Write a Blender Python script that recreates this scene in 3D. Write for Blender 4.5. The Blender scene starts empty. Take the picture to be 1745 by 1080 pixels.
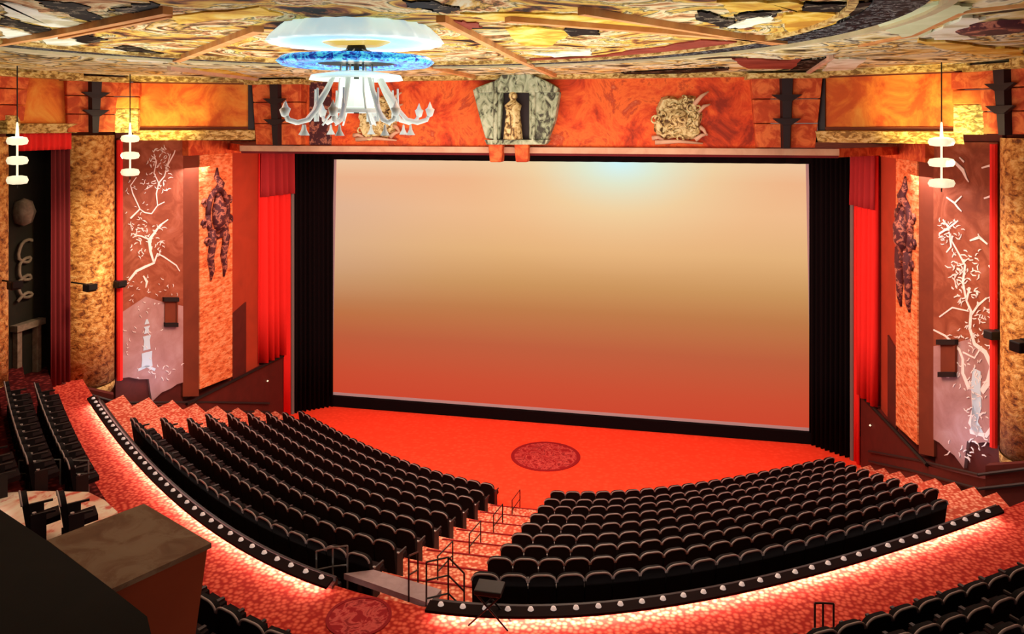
import bpy, bmesh, math, random
from mathutils import Vector, Matrix
random.seed(7)
D=bpy.data; SC=bpy.context.scene; COL=SC.collection
# ------------------------------------------------------------------ camera, world, big lights, exposure
FPX,TH=1323.32,math.radians(11.79)
CP=Vector((5.717,-38.26,14.784)); CX,HZ=872.0,213.07
cam=D.objects.new('camera',D.cameras.new('camera')); COL.objects.link(cam)
cam.location=CP; cam.rotation_euler=(math.pi/2,0,TH)
cam.data.sensor_width=36; cam.data.lens=36*FPX/1745; cam.data.shift_y=-(540-HZ)/1745; cam.data.clip_end=200
SC.camera=cam
SC.view_settings.view_transform='Standard'; SC.view_settings.look='None'
SC.view_settings.exposure=0.0; SC.view_settings.gamma=1; SC.view_settings.use_curve_mapping=False
SC.cycles.use_denoising=True; SC.cycles.max_bounces=6
W=D.worlds.new('world'); SC.world=W; W.use_nodes=True
W.node_tree.nodes['Background'].inputs[0].default_value=(1,.72,.6,1)
W.node_tree.nodes['Background'].inputs[1].default_value=.20
def light(name,kind,loc,target,energy,color,size=1.0,size_y=None,spot=60,blend=.8):
    l=D.lights.new(name,kind); l.energy=energy; l.color=color
    if kind=='AREA':
        l.size=size
        if size_y: l.shape='RECTANGLE'; l.size_y=size_y
    elif kind=='SPOT': l.spot_size=math.radians(spot); l.spot_blend=blend; l.shadow_soft_size=size
    else: l.shadow_soft_size=size
    o=D.objects.new(name,l); COL.objects.link(o); o.location=loc
    if target is not None: o.rotation_euler=(Vector(target)-Vector(loc)).to_track_quat('-Z','Y').to_euler()
    return o
light('stage_area_fill','AREA',(0,-9.0,13.4),(0,-3.5,0),2100,(1,.55,.42),16,1.2)  # unseen area light added overhead to brighten the stage
light('house_area_fill','AREA',(0,-14,16.2),(0,-17,0),330,(1,.8,.7),14,4)  # unseen warm area light added overhead as general fill
light('aisle_area_fill','AREA',(0,-25,16.0),(0,-24,5),420,(1,.6,.45),16,2)  # unseen area light added overhead to fill the cross aisle
light('frieze_light','AREA',(0,-13.5,13.2),(0,-10,15.4),260,(1,.62,.45),16,.6)
light('ceiling_wash','AREA',(0,-21,12.6),(0,-20,16.6),1500,(.96,1,.90),17,11)  # unseen area light added in mid-air to brighten the ceiling
for s in (-1,1):
    light('side_wash','AREA',(s*8.5,-8.5,12.6),(s*14.2,-8.5,7),360,(1,.45,.30),6,2)
    light('mural_footlight','AREA',(s*13.9,-11.2,4.2),(s*14.9,-10.4,6.3),20,(.72,.82,1),1.2,.4)
    light('column_wash','SPOT',(s*11.0,-15.5,12.5),(s*15.7,-12.8,9),1150,(1,.74,.42),.4,spot=70)
    light('capital_spot','SPOT',(s*13.4,-14.4,13.4),(s*14.4,-12.5,14.9),520,(.85,1,.5),.12,spot=50)
    light('panel_spot','SPOT',(s*12.2,-13.8,13.6),(s*13.4,-11.8,15.3),620,(1,.8,.3),.2,spot=75)
    light('side_aisle_light','AREA',(s*12.9,-10.5,12.9),(s*13.1,-10.2,2),560,(1,.84,.74),1.0,12)
light('stair_light','AREA',(.6,-16.5,8.5),(.4,-16.3,2),300,(1,.82,.6),.7,14)
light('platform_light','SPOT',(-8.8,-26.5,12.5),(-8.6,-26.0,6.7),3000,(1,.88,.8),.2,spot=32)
light('box_fill_spot','SPOT',(3.5,-32.5,15.2),(2.1,-33.7,12.2),60,(1,.85,.65),.2,spot=50)  # unseen spot added to brighten the plywood box
# ------------------------------------------------------------------ coordinate helpers
RV=Vector((math.cos(TH),math.sin(TH),0)); FV=Vector((-math.sin(TH),math.cos(TH),0))
def ray(u,v): return FV+RV*((u-CX)/FPX)+Vector((0,0,(HZ-v)/FPX))
def onz(u,v,z): d=ray(u,v); return CP+d*((z-CP.z)/d.z)
def onplane(u,v,p,n): d=ray(u,v); p=Vector(p); n=Vector(n); return CP+d*((p-CP).dot(n)/d.dot(n))
# ------------------------------------------------------------------ materials
def mat(name,rough=.7,metal=0,spec=.3):
    m=D.materials.new(name); m.use_nodes=True; nt=m.node_tree; b=nt.nodes['Principled BSDF']
    if 'ceiling' in name or 'lattice' in name: spec=.04
    b.inputs['Roughness'].default_value=rough; b.inputs['Metallic'].default_value=metal
    b.inputs['Specular IOR Level'].default_value=spec
    return m,nt,b
def plain(name,c,rough=.7,metal=0,emit=None,es=0,spec=.3):
    m,nt,b=mat(name,rough,metal,spec); b.inputs['Base Color'].default_value=(*c,1)
    if emit: b.inputs['Emission Color'].default_value=(*emit,1); b.inputs['Emission Strength'].default_value=es
    return m
def ramp(nt,stops,interp='LINEAR'):
    r=nt.nodes.new('ShaderNodeValToRGB'); r.color_ramp.interpolation=interp
    e=r.color_ramp.elements
    while len(e)<len(stops): e.new(.5)
    for k,(p,c) in enumerate(stops): e[k].position=p; e[k].color=(*c,1)
    return r
def coords(nt,scale=(1,1,1),rot=(0,0,0),kind='Object'):
    t=nt.nodes.new('ShaderNodeTexCoord'); mp=nt.nodes.new('ShaderNodeMapping')
    mp.inputs['Scale'].default_value=scale; mp.inputs['Rotation'].default_value=rot
    nt.links.new(t.outputs[kind],mp.inputs['Vector']); return mp.outputs[0]
def noisy(name,stops,scale=2,detail=6,rough=.75,vs=(1,1,1),bump=0,dist=.6,kind='noise',interp='LINEAR',metal=0,roughn=.6):
    m,nt,b=mat(name,rough,metal); co=coords(nt,vs)
    if kind=='noise':
        n=nt.nodes.new('ShaderNodeTexNoise'); n.inputs['Scale'].default_value=scale; n.inputs['Detail'].default_value=detail
        n.inputs['Distortion'].default_value=dist; n.inputs['Roughness'].default_value=roughn; out=n.outputs['Fac']
    else:
        n0=nt.nodes.new('ShaderNodeTexNoise'); n0.inputs['Scale'].default_value=scale*.8; nt.links.new(co,n0.inputs['Vector'])
        mx=nt.nodes.new('ShaderNodeMix'); mx.data_type='RGBA'; mx.inputs[0].default_value=dist*.3
        nt.links.new(co,mx.inputs[6]); nt.links.new(n0.outputs['Color'],mx.inputs[7]); co=mx.outputs[2]
        n=nt.nodes.new('ShaderNodeTexVoronoi'); n.inputs['Scale'].default_value=scale
        if kind=='cell': out=n.outputs['Color']
        else: out=n.outputs['Distance']
    nt.links.new(co,n.inputs['Vector'])
    r=ramp(nt,stops,interp); nt.links.new(out,r.inputs[0]); nt.links.new(r.outputs[0],b.inputs['Base Color'])
    if bump:
        bp=nt.nodes.new('ShaderNodeBump'); bp.inputs['Strength'].default_value=bump; bp.inputs['Distance'].default_value=.1
        nt.links.new(out,bp.inputs['Height']); nt.links.new(bp.outputs[0],b.inputs['Normal'])
    return m
M={}
M['chair']=plain('black_upholstery',(.006,.005,.006),.85,spec=.15)
M['chairfront']=plain('dark_maroon_upholstery',(.012,.004,.005),.85,spec=.15)
M['rim']=plain('grey_plastic_rim',(.30,.25,.25),.45)
M['arm']=plain('dark_arm',(.02,.015,.017),.5)
M['cup']=plain('pale_cup_holder',(.42,.36,.36),.4)
M['black']=plain('black_metal',(.008,.007,.008),.5)
M['matte']=plain('black_cloth',(.006,.004,.005),.95,spec=.05)
M['white']=plain('white_enamel',(.50,.53,.52),.4)
M['rail']=plain('grey_rail',(.16,.16,.16),.5)
M['lamp']=plain('lamp_glass',(.9,.9,.8),.4,emit=(1,.95,.62),es=.75)
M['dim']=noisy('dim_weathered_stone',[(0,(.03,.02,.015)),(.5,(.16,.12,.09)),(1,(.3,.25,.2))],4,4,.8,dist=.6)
M['rimwood']=plain('blackened_wood_ledge',(.010,.004,.004),.8,spec=.05)
M['foot']=plain('small_light_hood',(.7,.6,.58),.4,emit=(1,.8,.72),es=.3)
M['strip']=plain('light_strip',(.9,.8,.7),.4,emit=(1,.80,.66),es=40)
def carpet(name,base,dark,lite,sc,ls=.35):
    m,nt,b=mat(name,.95,spec=.05); co=coords(nt)
    v=nt.nodes.new('ShaderNodeTexVoronoi'); v.inputs['Scale'].default_value=sc; v.inputs['Randomness'].default_value=.8
    nt.links.new(co,v.inputs['Vector'])
    r=ramp(nt,[(0,lite),(ls*.6,lite),(ls,base),(.62,dark),(1,dark)]); nt.links.new(v.outputs['Distance'],r.inputs[0])
    nt.links.new(r.outputs[0],b.inputs['Base Color']); return m
M['stage']=carpet('stage_carpet',(.90,.072,.030),(.86,.060,.024),(.92,.082,.036),4.5)
M['aisle']=carpet('aisle_carpet',(.60,.085,.048),(.34,.022,.016),(.66,.12,.075),9.5,.34)
M['step']=carpet('step_carpet',(.68,.20,.12),(.50,.08,.045),(.80,.40,.26),9.0,.42)
M['darkcarpet']=carpet('wine_carpet_painted_shade',(.10,.012,.010),(.05,.005,.006),(.2,.03,.03),6,.34)  # carpet copy darkened to stand for shade between the rear chairs
M['mauve']=noisy('mauve_metal_plate',[(0,(.26,.17,.19)),(1,(.45,.33,.36))],6,4,.5)
M['medal']=noisy('medallion_weave',[(0,(.15,.002,.004)),(.45,(.30,.006,.01)),(.52,(.55,.08,.07)),(.62,(.22,.004,.008)),(1,(.5,.08,.08))],1.9,3,.95,dist=2.5)
M['medaledge']=plain('medallion_border',(.25,.004,.008),.95)
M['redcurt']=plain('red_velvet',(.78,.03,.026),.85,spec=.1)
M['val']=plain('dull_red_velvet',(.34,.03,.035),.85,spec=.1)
M['maroon']=plain('maroon_velvet',(.16,.02,.025),.9,spec=.1)
M['wood']=noisy('dark_brown_wainscot',[(0,(.05,.007,.005)),(1,(.12,.015,.011))],2,4,.7)
M['redwall']=noisy('red_plaster',[(0,(.24,.03,.012)),(1,(.46,.055,.02))],.7,3,.8)
M['brownpier']=noisy('brown_plaster',[(0,(.10,.018,.008)),(1,(.20,.04,.015))],1,3,.8)
M['brick']=noisy('carved_orange_stone',[(0,(.20,.03,.01)),(.30,(.42,.06,.015)),(.48,(.78,.22,.07)),(.62,(.88,.42,.2)),(.75,(.5,.08,.02)),(1,(.3,.04,.01))],3.4,5,.8,vs=(.8,.8,2.4),bump=.8,dist=.25)
M['carve']=noisy('dark_carving',[(0,(.02,.006,.008)),(.5,(.07,.014,.02)),(.58,(.45,.16,.10)),(.66,(.09,.02,.03)),(1,(.4,.12,.06))],4,4,.7,dist=.4)
M['gold']=noisy('gilded_column_relief',[(0,(.03,.008,.002)),(.36,(.14,.035,.008)),(.46,(.45,.17,.03)),(.56,(.68,.36,.10)),(.66,(.78,.52,.22)),(.74,(.2,.05,.01)),(1,(.1,.03,.01))],4.2,5,.65,vs=(.9,.9,1.3),bump=1.0,dist=.35,roughn=.7)
M['gold2']=noisy('gold_stone_ledge',[(0,(.06,.03,.01)),(.42,(.25,.13,.03)),(.52,(.58,.38,.11)),(.62,(.72,.58,.26)),(1,(.3,.16,.05))],5,6,.7,vs=(1,1,2))
M['orange']=noisy('mottled_orange_fresco',[(0,(.30,.03,.008)),(.42,(.62,.10,.015)),(.55,(.80,.22,.03)),(.7,(.85,.36,.06)),(1,(.5,.09,.01))],.9,8,.75,dist=.7,roughn=.65)
M['redfresco']=noisy('mottled_red_fresco',[(0,(.06,.012,.008)),(.36,(.28,.025,.010)),(.46,(.62,.06,.014)),(.56,(.80,.15,.03)),(.62,(.45,.05,.015)),(.72,(.70,.22,.10)),(1,(.35,.04,.02))],.75,9,.75,dist=.7,roughn=.7)
M['redstone']=noisy('red_block_stone',[(0,(.22,.02,.008)),(.45,(.5,.06,.015)),(.6,(.75,.17,.045)),(1,(.4,.04,.01))],2.2,7,.75,dist=.8)
M['spine']=plain('dark_bronze_spine',(.02,.008,.010),.5)
M['cream']=noisy('pinkish_cream_cornice',[(0,(.36,.16,.10)),(.5,(.62,.36,.24)),(1,(.75,.52,.36))],1.2,5,.7,vs=(1,1,1))
M['jade']=noisy('weathered_jade_stone',[(0,(.02,.018,.014)),(.40,(.06,.06,.045)),(.47,(.26,.31,.20)),(.6,(.46,.52,.38)),(1,(.55,.56,.42))],3.2,6,.7,bump=.6,dist=1.5,vs=(1,1,.6))
M['crest']=noisy('pale_gold_relief',[(0,(.03,.01,.006)),(.40,(.12,.06,.02)),(.46,(.48,.33,.12)),(.55,(.72,.60,.30)),(1,(.82,.72,.5))],3.5,5,.6,bump=.6,dist=1.5)
M['mural']=noisy('mauve_brown_mural_ground',[(0,(.10,.018,.010)),(.45,(.22,.05,.022)),(.6,(.30,.085,.045)),(1,(.42,.18,.15))],1.1,6,.8,dist=1.5)
M['murallow']=noisy('pale_mauve_mural_ground',[(0,(.20,.08,.07)),(.5,(.36,.20,.20)),(1,(.50,.36,.38))],1.2,5,.8)
M['paint']=plain('white_paint',(.78,.70,.70),.7)
M['paintblue']=plain('pale_blue_paint',(.48,.62,.74),.7)
M['plaster']=noisy('pale_plaster',[(0,(.3,.24,.14)),(1,(.7,.6,.36))],1.2,5,.8)
M['boxtop']=noisy('stained_plywood',[(0,(.10,.04,.018)),(.42,(.26,.13,.065)),(.55,(.34,.21,.12)),(1,(.40,.28,.17))],4.0,6,.7,dist=1.0)
M['boxside']=noisy('red_brown_board',[(0,(.30,.04,.010)),(1,(.48,.085,.022))],2,4,.8)
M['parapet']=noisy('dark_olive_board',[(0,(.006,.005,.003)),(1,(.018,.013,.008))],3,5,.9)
M['rib']=noisy('pink_gold_ceiling_beam',[(0,(.40,.13,.05)),(.5,(.62,.28,.10)),(1,(.80,.52,.26))],1.5,4,.6)
M['band']=noisy('black_lattice_band',[(0,(.002,.003,.005)),(.52,(.004,.006,.010)),(.58,(.22,.24,.25)),(.63,(.004,.005,.008)),(1,(.01,.01,.014))],3.5,2,.6,dist=2)
M['blue']=noisy('blue_glass',[(0,(.002,.01,.12)),(.42,(.004,.03,.35)),(.5,(.02,.30,.9)),(.6,(.1,.75,.95)),(1,(.01,.06,.5))],9,3,.3,dist=1)
def blueglow():
    nt=M['blue'].node_tree; b=nt.nodes['Principled BSDF']; r=[n for n in nt.nodes if n.type=='VALTORGB'][0]
    nt.links.new(r.outputs[0],b.inputs['Emission Color']); b.inputs['Emission Strength'].default_value=.5
blueglow()
M['shade']=plain('white_lit_shade',(.85,.88,.85),.4,emit=(.62,.90,.95),es=.62)
M['amber']=plain('amber_glow',(.9,.6,.1),.4,emit=(1,.62,.12),es=.6)
M['lantern']=plain('lantern_glass',(.85,.9,.85),.4,emit=(.75,.95,.82),es=.6)
def ceiling_mat():
    m,nt,b=mat('painted_gilded_ceiling',.6); L=nt.links.new
    co=coords(nt)
    n=nt.nodes.new('ShaderNodeTexNoise'); n.inputs['Scale'].default_value=.5; n.inputs['Detail'].default_value=9; n.inputs['Distortion'].default_value=1.3; n.inputs['Roughness'].default_value=.62
    L(co,n.inputs['Vector'])
    r=ramp(nt,[(0,(.008,.007,.006)),(.38,(.012,.010,.008)),(.415,(.22,.07,.03)),(.45,(.55,.30,.05)),(.485,(.70,.50,.12)),(.51,(.04,.028,.02)),(.53,(.78,.70,.42)),(.57,(.50,.22,.08)),(.60,(.012,.010,.010)),(.64,(.6,.36,.08)),(.70,(.70,.66,.48)),(1,(.3,.1,.05))])
    L(n.outputs['Fac'],r.inputs[0])
    n2=nt.nodes.new('ShaderNodeTexNoise'); n2.inputs['Scale'].default_value=.6; n2.inputs['Distortion'].default_value=.8; n2.inputs['Detail'].default_value=9; L(co,n2.inputs['Vector'])
    r2=ramp(nt,[(0,(.02,.02,.015)),(.37,(.04,.03,.02)),(.40,(.62,.50,.2)),(.46,(.82,.80,.58)),(.495,(.05,.04,.03)),(.51,(.80,.70,.36)),(.55,(.66,.42,.10)),(.585,(.02,.02,.02)),(.61,(.72,.66,.4)),(1,(.85,.82,.62))]); L(n2.outputs['Fac'],r2.inputs[0])
    # ring zones about the chandelier
    sep=nt.nodes.new('ShaderNodeVectorMath'); sep.operation='DISTANCE'; t=nt.nodes.new('ShaderNodeTexCoord'); L(t.outputs['Object'],sep.inputs[0]); sep.inputs[1].default_value=(0,-25,16.6)
    mr=nt.nodes.new('ShaderNodeMapRange'); mr.inputs[1].default_value=9.6; mr.inputs[2].default_value=10.0; L(sep.outputs['Value'],mr.inputs[0])
    mx=nt.nodes.new('ShaderNodeMix'); mx.data_type='RGBA'; L(mr.outputs[0],mx.inputs[0]); L(r.outputs[0],mx.inputs[6]); L(r2.outputs[0],mx.inputs[7])
    L(mx.outputs[2],b.inputs['Base Color']); return m
M['ceil']=ceiling_mat()
def screen_mat():  # projected and reflected light on the screen, painted as an emission gradient
    m,nt,b=mat('screen_painted_light',.8); L=nt.links.new
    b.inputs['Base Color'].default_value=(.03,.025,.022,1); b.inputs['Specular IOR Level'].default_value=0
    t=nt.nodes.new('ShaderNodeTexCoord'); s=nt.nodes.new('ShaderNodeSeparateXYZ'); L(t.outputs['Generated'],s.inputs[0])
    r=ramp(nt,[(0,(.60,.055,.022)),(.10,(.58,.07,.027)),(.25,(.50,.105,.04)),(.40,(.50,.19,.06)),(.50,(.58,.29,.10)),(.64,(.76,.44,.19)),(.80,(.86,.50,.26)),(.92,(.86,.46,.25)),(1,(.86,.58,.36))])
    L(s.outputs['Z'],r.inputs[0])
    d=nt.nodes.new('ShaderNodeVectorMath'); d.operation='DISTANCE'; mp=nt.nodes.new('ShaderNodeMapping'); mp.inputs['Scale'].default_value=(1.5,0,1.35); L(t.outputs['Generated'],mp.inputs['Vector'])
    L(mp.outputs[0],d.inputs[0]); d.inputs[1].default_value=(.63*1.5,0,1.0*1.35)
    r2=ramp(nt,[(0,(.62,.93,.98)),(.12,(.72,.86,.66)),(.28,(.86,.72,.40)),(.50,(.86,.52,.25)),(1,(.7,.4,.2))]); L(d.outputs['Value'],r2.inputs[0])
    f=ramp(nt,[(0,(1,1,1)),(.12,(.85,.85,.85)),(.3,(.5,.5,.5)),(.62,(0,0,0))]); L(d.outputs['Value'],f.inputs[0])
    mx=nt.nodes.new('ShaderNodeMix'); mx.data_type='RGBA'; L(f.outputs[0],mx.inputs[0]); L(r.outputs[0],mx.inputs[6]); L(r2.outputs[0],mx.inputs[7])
    # pale grey haze painted into the glow at the left
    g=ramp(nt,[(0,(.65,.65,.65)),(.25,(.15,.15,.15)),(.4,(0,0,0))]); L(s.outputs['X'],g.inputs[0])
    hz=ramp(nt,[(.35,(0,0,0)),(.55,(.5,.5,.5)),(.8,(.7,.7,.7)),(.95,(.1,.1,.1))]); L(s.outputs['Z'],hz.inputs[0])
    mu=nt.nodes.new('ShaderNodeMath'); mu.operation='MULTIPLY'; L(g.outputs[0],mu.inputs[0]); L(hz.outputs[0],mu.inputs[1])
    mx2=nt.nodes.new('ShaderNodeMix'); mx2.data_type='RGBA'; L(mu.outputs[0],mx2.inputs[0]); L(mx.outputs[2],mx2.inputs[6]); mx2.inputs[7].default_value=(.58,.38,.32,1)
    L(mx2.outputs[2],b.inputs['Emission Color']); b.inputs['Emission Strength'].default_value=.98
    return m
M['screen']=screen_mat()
M['screenedge']=plain('screen_border_painted_glow',(.3,.2,.2),.8,emit=(.35,.2,.19),es=.6)  # grey border, its mauve edge lighting painted in as emission
# ------------------------------------------------------------------ mesh helpers
class MB:
    def __init__(s): s.v=[]; s.f=[]
    def add(s,vs,fs):
        n=len(s.v); s.v+= [tuple(p) for p in vs]; s.f+=[tuple(i+n for i in f) for f in fs]; return s
    def box(s,c,d,rz=0,rx=0):
        m=Matrix.Translation(c)@Matrix.Rotation(rz,4,'Z')@Matrix.Rotation(rx,4,'X')
        vs=[m@Vector((x*d[0]/2,y*d[1]/2,z*d[2]/2)) for x in(-1,1) for y in(-1,1) for z in(-1,1)]
        return s.add(vs,[(0,1,3,2),(4,6,7,5),(0,4,5,1),(2,3,7,6),(0,2,6,4),(1,5,7,3)])
    def prism(s,poly,z0,z1):
        n=len(poly)
        z0s=z0 if isinstance(z0,(list,tuple)) else [z0]*n
        z1s=z1 if isinstance(z1,(list,tuple)) else [z1]*n
        vs=[(p[0],p[1],z0s[i]) for i,p in enumerate(poly)]+[(p[0],p[1],z1s[i]) for i,p in enumerate(poly)]
        fs=[tuple(range(n-1,-1,-1)),tuple(range(n,2*n))]+[(i,(i+1)%n,n+(i+1)%n,n+i) for i in range(n)]
        return s.add(vs,fs)
    def loft(s,A,B):  # extrude polygon A to polygon B (3D points)
        n=len(A); return s.add(list(A)+list(B),[tuple(range(n-1,-1,-1)),tuple(range(n,2*n))]+[(i,(i+1)%n,n+(i+1)%n,n+i) for i in range(n)])
    def tube(s,pts,r,n=8,close=False):
        pts=[Vector(p) for p in pts]; rs=r if isinstance(r,(list,tuple)) else [r]*len(pts); vs=[]; prev=None
        for i,p in enumerate(pts):
            a=pts[max(i-1,0)]; b=pts[min(i+1,len(pts)-1)]; t=(b-a).normalized()
            if prev is None: u=t.orthogonal().normalized()
            else: u=(prev-t*prev.dot(t)).normalized()
            prev=u; w=t.cross(u)
            vs+=[p+(u*math.cos(2*math.pi*k/n)+w*math.sin(2*math.pi*k/n))*rs[i] for k in range(n)]
        fs=[]
        for i in range(len(pts)-1):
            for k in range(n):
                fs.append((i*n+k,i*n+(k+1)%n,(i+1)*n+(k+1)%n,(i+1)*n+k))
        fs.append(tuple(range(n-1,-1,-1))); fs.append(tuple(range((len(pts)-1)*n,len(pts)*n)))
        return s.add(vs,fs)
    def lathe(s,prof,c=(0,0,0),n=32,lobes=0,amp=0):
        vs=[];m=len(prof)
        for k in range(n):
            a=2*math.pi*k/n; q=1+amp*math.cos(lobes*a)
            vs+=[(c[0]+r*q*math.cos(a),c[1]+r*q*math.sin(a),c[2]+z) for r,z in prof]
        fs=[(k*m+j,((k+1)%n)*m+j,((k+1)%n)*m+j+1,k*m+j+1) for k in range(n) for j in range(m-1)]
        return s.add(vs,fs)
    def sheet(s,rows):
        m=len(rows[0]); vs=[p for r in rows for p in r]
        return s.add(vs,[(i*m+j,i*m+j+1,(i+1)*m+j+1,(i+1)*m+j) for i in range(len(rows)-1) for j in range(m-1)])
    def mesh(s,name,m,smooth=False):
        me=D.meshes.new(name); me.from_pydata(s.v,[],s.f); me.update()
        bm=bmesh.new(); bm.from_mesh(me); bmesh.ops.recalc_face_normals(bm,faces=bm.faces); bm.to_mesh(me); bm.free()
        me.materials.append(M[m])
        if smooth:
            for p in me.polygons: p.use_smooth=True
        return me
    def build(s,name,m,parent=None,smooth=False,bevel=0,origin=None):
        if origin is None and parent is None and s.v:
            xs=[p[0] for p in s.v]; ys=[p[1] for p in s.v]; zs=[p[2] for p in s.v]
        me=s.mesh(name,m,smooth); o=D.objects.new(name,me); COL.objects.link(o)
        if parent is not None:
            o.parent=parent; 
            if origin!='local': o.matrix_parent_inverse=Matrix.Translation(-Vector(parent.location))
        if bevel:
            b=o.modifiers.new('bevel','BEVEL'); b.width=bevel; b.segments=2; b.limit_method='ANGLE'
        return o
def tag(o,label,cat,group=None):
    o['label']=label; o['category']=cat
    if group: o['group']=group
    return o
def thing(name,label,cat,loc,group=None):
    o=D.objects.new(name,None); COL.objects.link(o); o.location=loc; o.empty_display_size=.2
    return tag(o,label,cat,group)
def struct(o): o['kind']='structure'; return o
def thicken(o,t):
    m=o.modifiers.new('solid','SOLIDIFY'); m.thickness=t; m.offset=0; return o
def pleats(p0,p1,z0,z1,n,amp,seg=8,tilt=0,wob=.15):
    """hanging cloth between two plan points; z0/z1 may be pairs (start,end)"""
    p0=Vector((*p0,0)); p1=Vector((*p1,0)); d=p1-p0; nrm=Vector((-d.y,d.x,0)).normalized()
    zz0=z0 if isinstance(z0,tuple) else (z0,z0); zz1=z1 if isinstance(z1,tuple) else (z1,z1)
    rows=[]; N=n*seg
    rnd=[random.uniform(.6,1.3) for _ in range(n+1)]
    for r in range(5):
        f=r/4; row=[]
        for i in range(N+1):
            u=i/N; a=amp*rnd[int(u*n)]*(1+.3*(1-f)); ph=2*math.pi*u*n+wob*math.sin(5*u+f*2)
            p=p0+d*u+nrm*(a*math.sin(ph)); za=zz0[0]+(zz0[1]-zz0[0])*u; zb=zz1[0]+(zz1[1]-zz1[0])*u
            row.append((p.x,p.y,za+(zb-za)*f))
        rows.append(row)
    return MB().sheet(rows)
def wallslab(p0,p1,z0,z1,th,out):
    """vertical slab from plan p0 to p1; z0/z1 number or (start,end); thickness th going to side 'out' (sign)"""
    p0=Vector(p0); p1=Vector(p1); d=(p1-p0); n=Vector((-d.y,d.x)).normalized()*out*th
    zz0=z0 if isinstance(z0,tuple) else (z0,z0); zz1=z1 if isinstance(z1,tuple) else (z1,z1)
    A=[(p0.x,p0.y,zz0[0]),(p1.x,p1.y,zz0[1]),(p1.x,p1.y,zz1[1]),(p0.x,p0.y,zz1[0])]
    B=[(a[0]+n.x,a[1]+n.y,a[2]) for a in A]
    return MB().loft(A,B)
# ------------------------------------------------------------------ the rake: arcs of seats
def arc(x,y0,k):
    return y0+(.86+.0125*k)*(math.sqrt((x-.3-.1*k)**2+64)-8)-(.045*x if k>=11 else 0)
YH=[-9.25,-11.1,-12.85,-14.6,-16.35,-18.05,-19.7,-21.35,-23.0]   # head line of each row on the axis
ZT=[0,.59,1.19,1.78,2.38,2.97,3.56,4.16,4.75]
ZC=5.4                                                            # cross aisle
XW=14.35
def strip_pts(y0,k,x0,x1,n=44): return [(x0+(x1-x0)*i/n,arc(x0+(x1-x0)*i/n,y0,k)) for i in range(n+1)]
def band(f,b,z0,z1):
    mb=MB(); n=len(f)
    vs=[(p[0],p[1],z1) for p in f]+[(p[0],p[1],z1) for p in b]+[(p[0],p[1],z0) for p in f]+[(p[0],p[1],z0) for p in b]
    fs=[]
    for i in range(n-1):
        fs+=[(i,i+1,n+i+1,n+i),(2*n+i,2*n+i+1,i+1,i),(n+i,n+i+1,3*n+i+1,3*n+i)]
    fs+=[(0,n,3*n,2*n),(n-1,2*n-1,4*n-1,3*n-1)]
    return mb.add(vs,fs)
# stage / front floor
struct(MB().prism([(-14.4,1.4),(-14.4,-11.6),(14.4,-11.6),(14.4,1.4)],-.3,0).build('floor','stage'))
for k in range(1,9):
    fr=strip_pts(YH[k]+1.05,k,-XW,XW); bk=strip_pts(YH[k]-.95,k,-XW,XW)
    struct(band(fr,bk,ZT[k]-.62,ZT[k]).build('floor','step'))
# cross aisle and tiers behind it
struct(band(strip_pts(-23.8,9,-17.4,17.4,60),strip_pts(-26.9,11,-17.4,17.4,60),ZC-.9,ZC).build('floor','aisle'))
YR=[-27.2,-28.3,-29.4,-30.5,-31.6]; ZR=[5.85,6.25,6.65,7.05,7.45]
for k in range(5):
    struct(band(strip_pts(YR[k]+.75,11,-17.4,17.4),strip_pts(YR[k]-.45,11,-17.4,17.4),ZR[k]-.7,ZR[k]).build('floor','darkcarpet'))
# ------------------------------------------------------------------ central aisle stairs and side-aisle half steps
def axl(k): return -1.0+.55*k/8       # left edge of the aisle at row k
def axr(k): return 1.1+.57*k/8
for k in range(1,9):
    yf=YH[k]+1.05; xa,xb=axl(k)-.1,axr(k)+.1
    st=MB().prism([(xa,yf+.45),(xb,yf+.45),(xb,yf-.05),(xa,yf-.05)],ZT[k]-.62,ZT[k]-.29)
    struct(st.build('trim_1','step'))
    struct(MB().box(((xa+xb)/2,yf+.43,ZT[k]-.30),(xb-xa,.05,.05)).build('trim_2','medaledge'))
    struct(MB().box(((xa+xb)/2,yf+.02,ZT[k]-.0),(xb-xa,.05,.04)).build('trim_2','medaledge'))
for j in range(2):   # last rise up to the cross aisle
    struct(MB().prism([(-.5,-23.15-.33*j),(1.75,-23.15-.33*j),(1.75,-23.9),(-.5,-23.9)],4.5,4.96+.2*j).build('trim_1','step'))
# pale threshold at the head of the stairs
pm=MB().prism([(-1.0,-23.18),(-.45,-22.92),(1.15,-23.3),(1.05,-23.78),(.85,-23.72)],5.35,5.47)
tag(pm.build('threshold_plate','mauve'),'pale mauve threshold plate at the head of the central aisle stairs','threshold')
# medallions in the carpet
def medallion(c,r,z,label):
    t=thing('carpet_medallion',label,'carpet medallion',(c[0],c[1],z))
    MB().lathe([(0,.012),(r*.9,.012)],(c[0],c[1],z),48).build('woven_centre','medal',t)
    MB().lathe([(r*.9,0),(r*.9,.02),(r,.02),(r,0)],(c[0],c[1],z),48).build('border','medaledge',t)
medallion((.1,-4.0),1.55,.0,'dark red round medallion woven into the bright carpet before the screen')
medallion((-.17,-24.35),.62,ZC,'dark red round medallion in the cross aisle carpet at the stair head')
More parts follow.
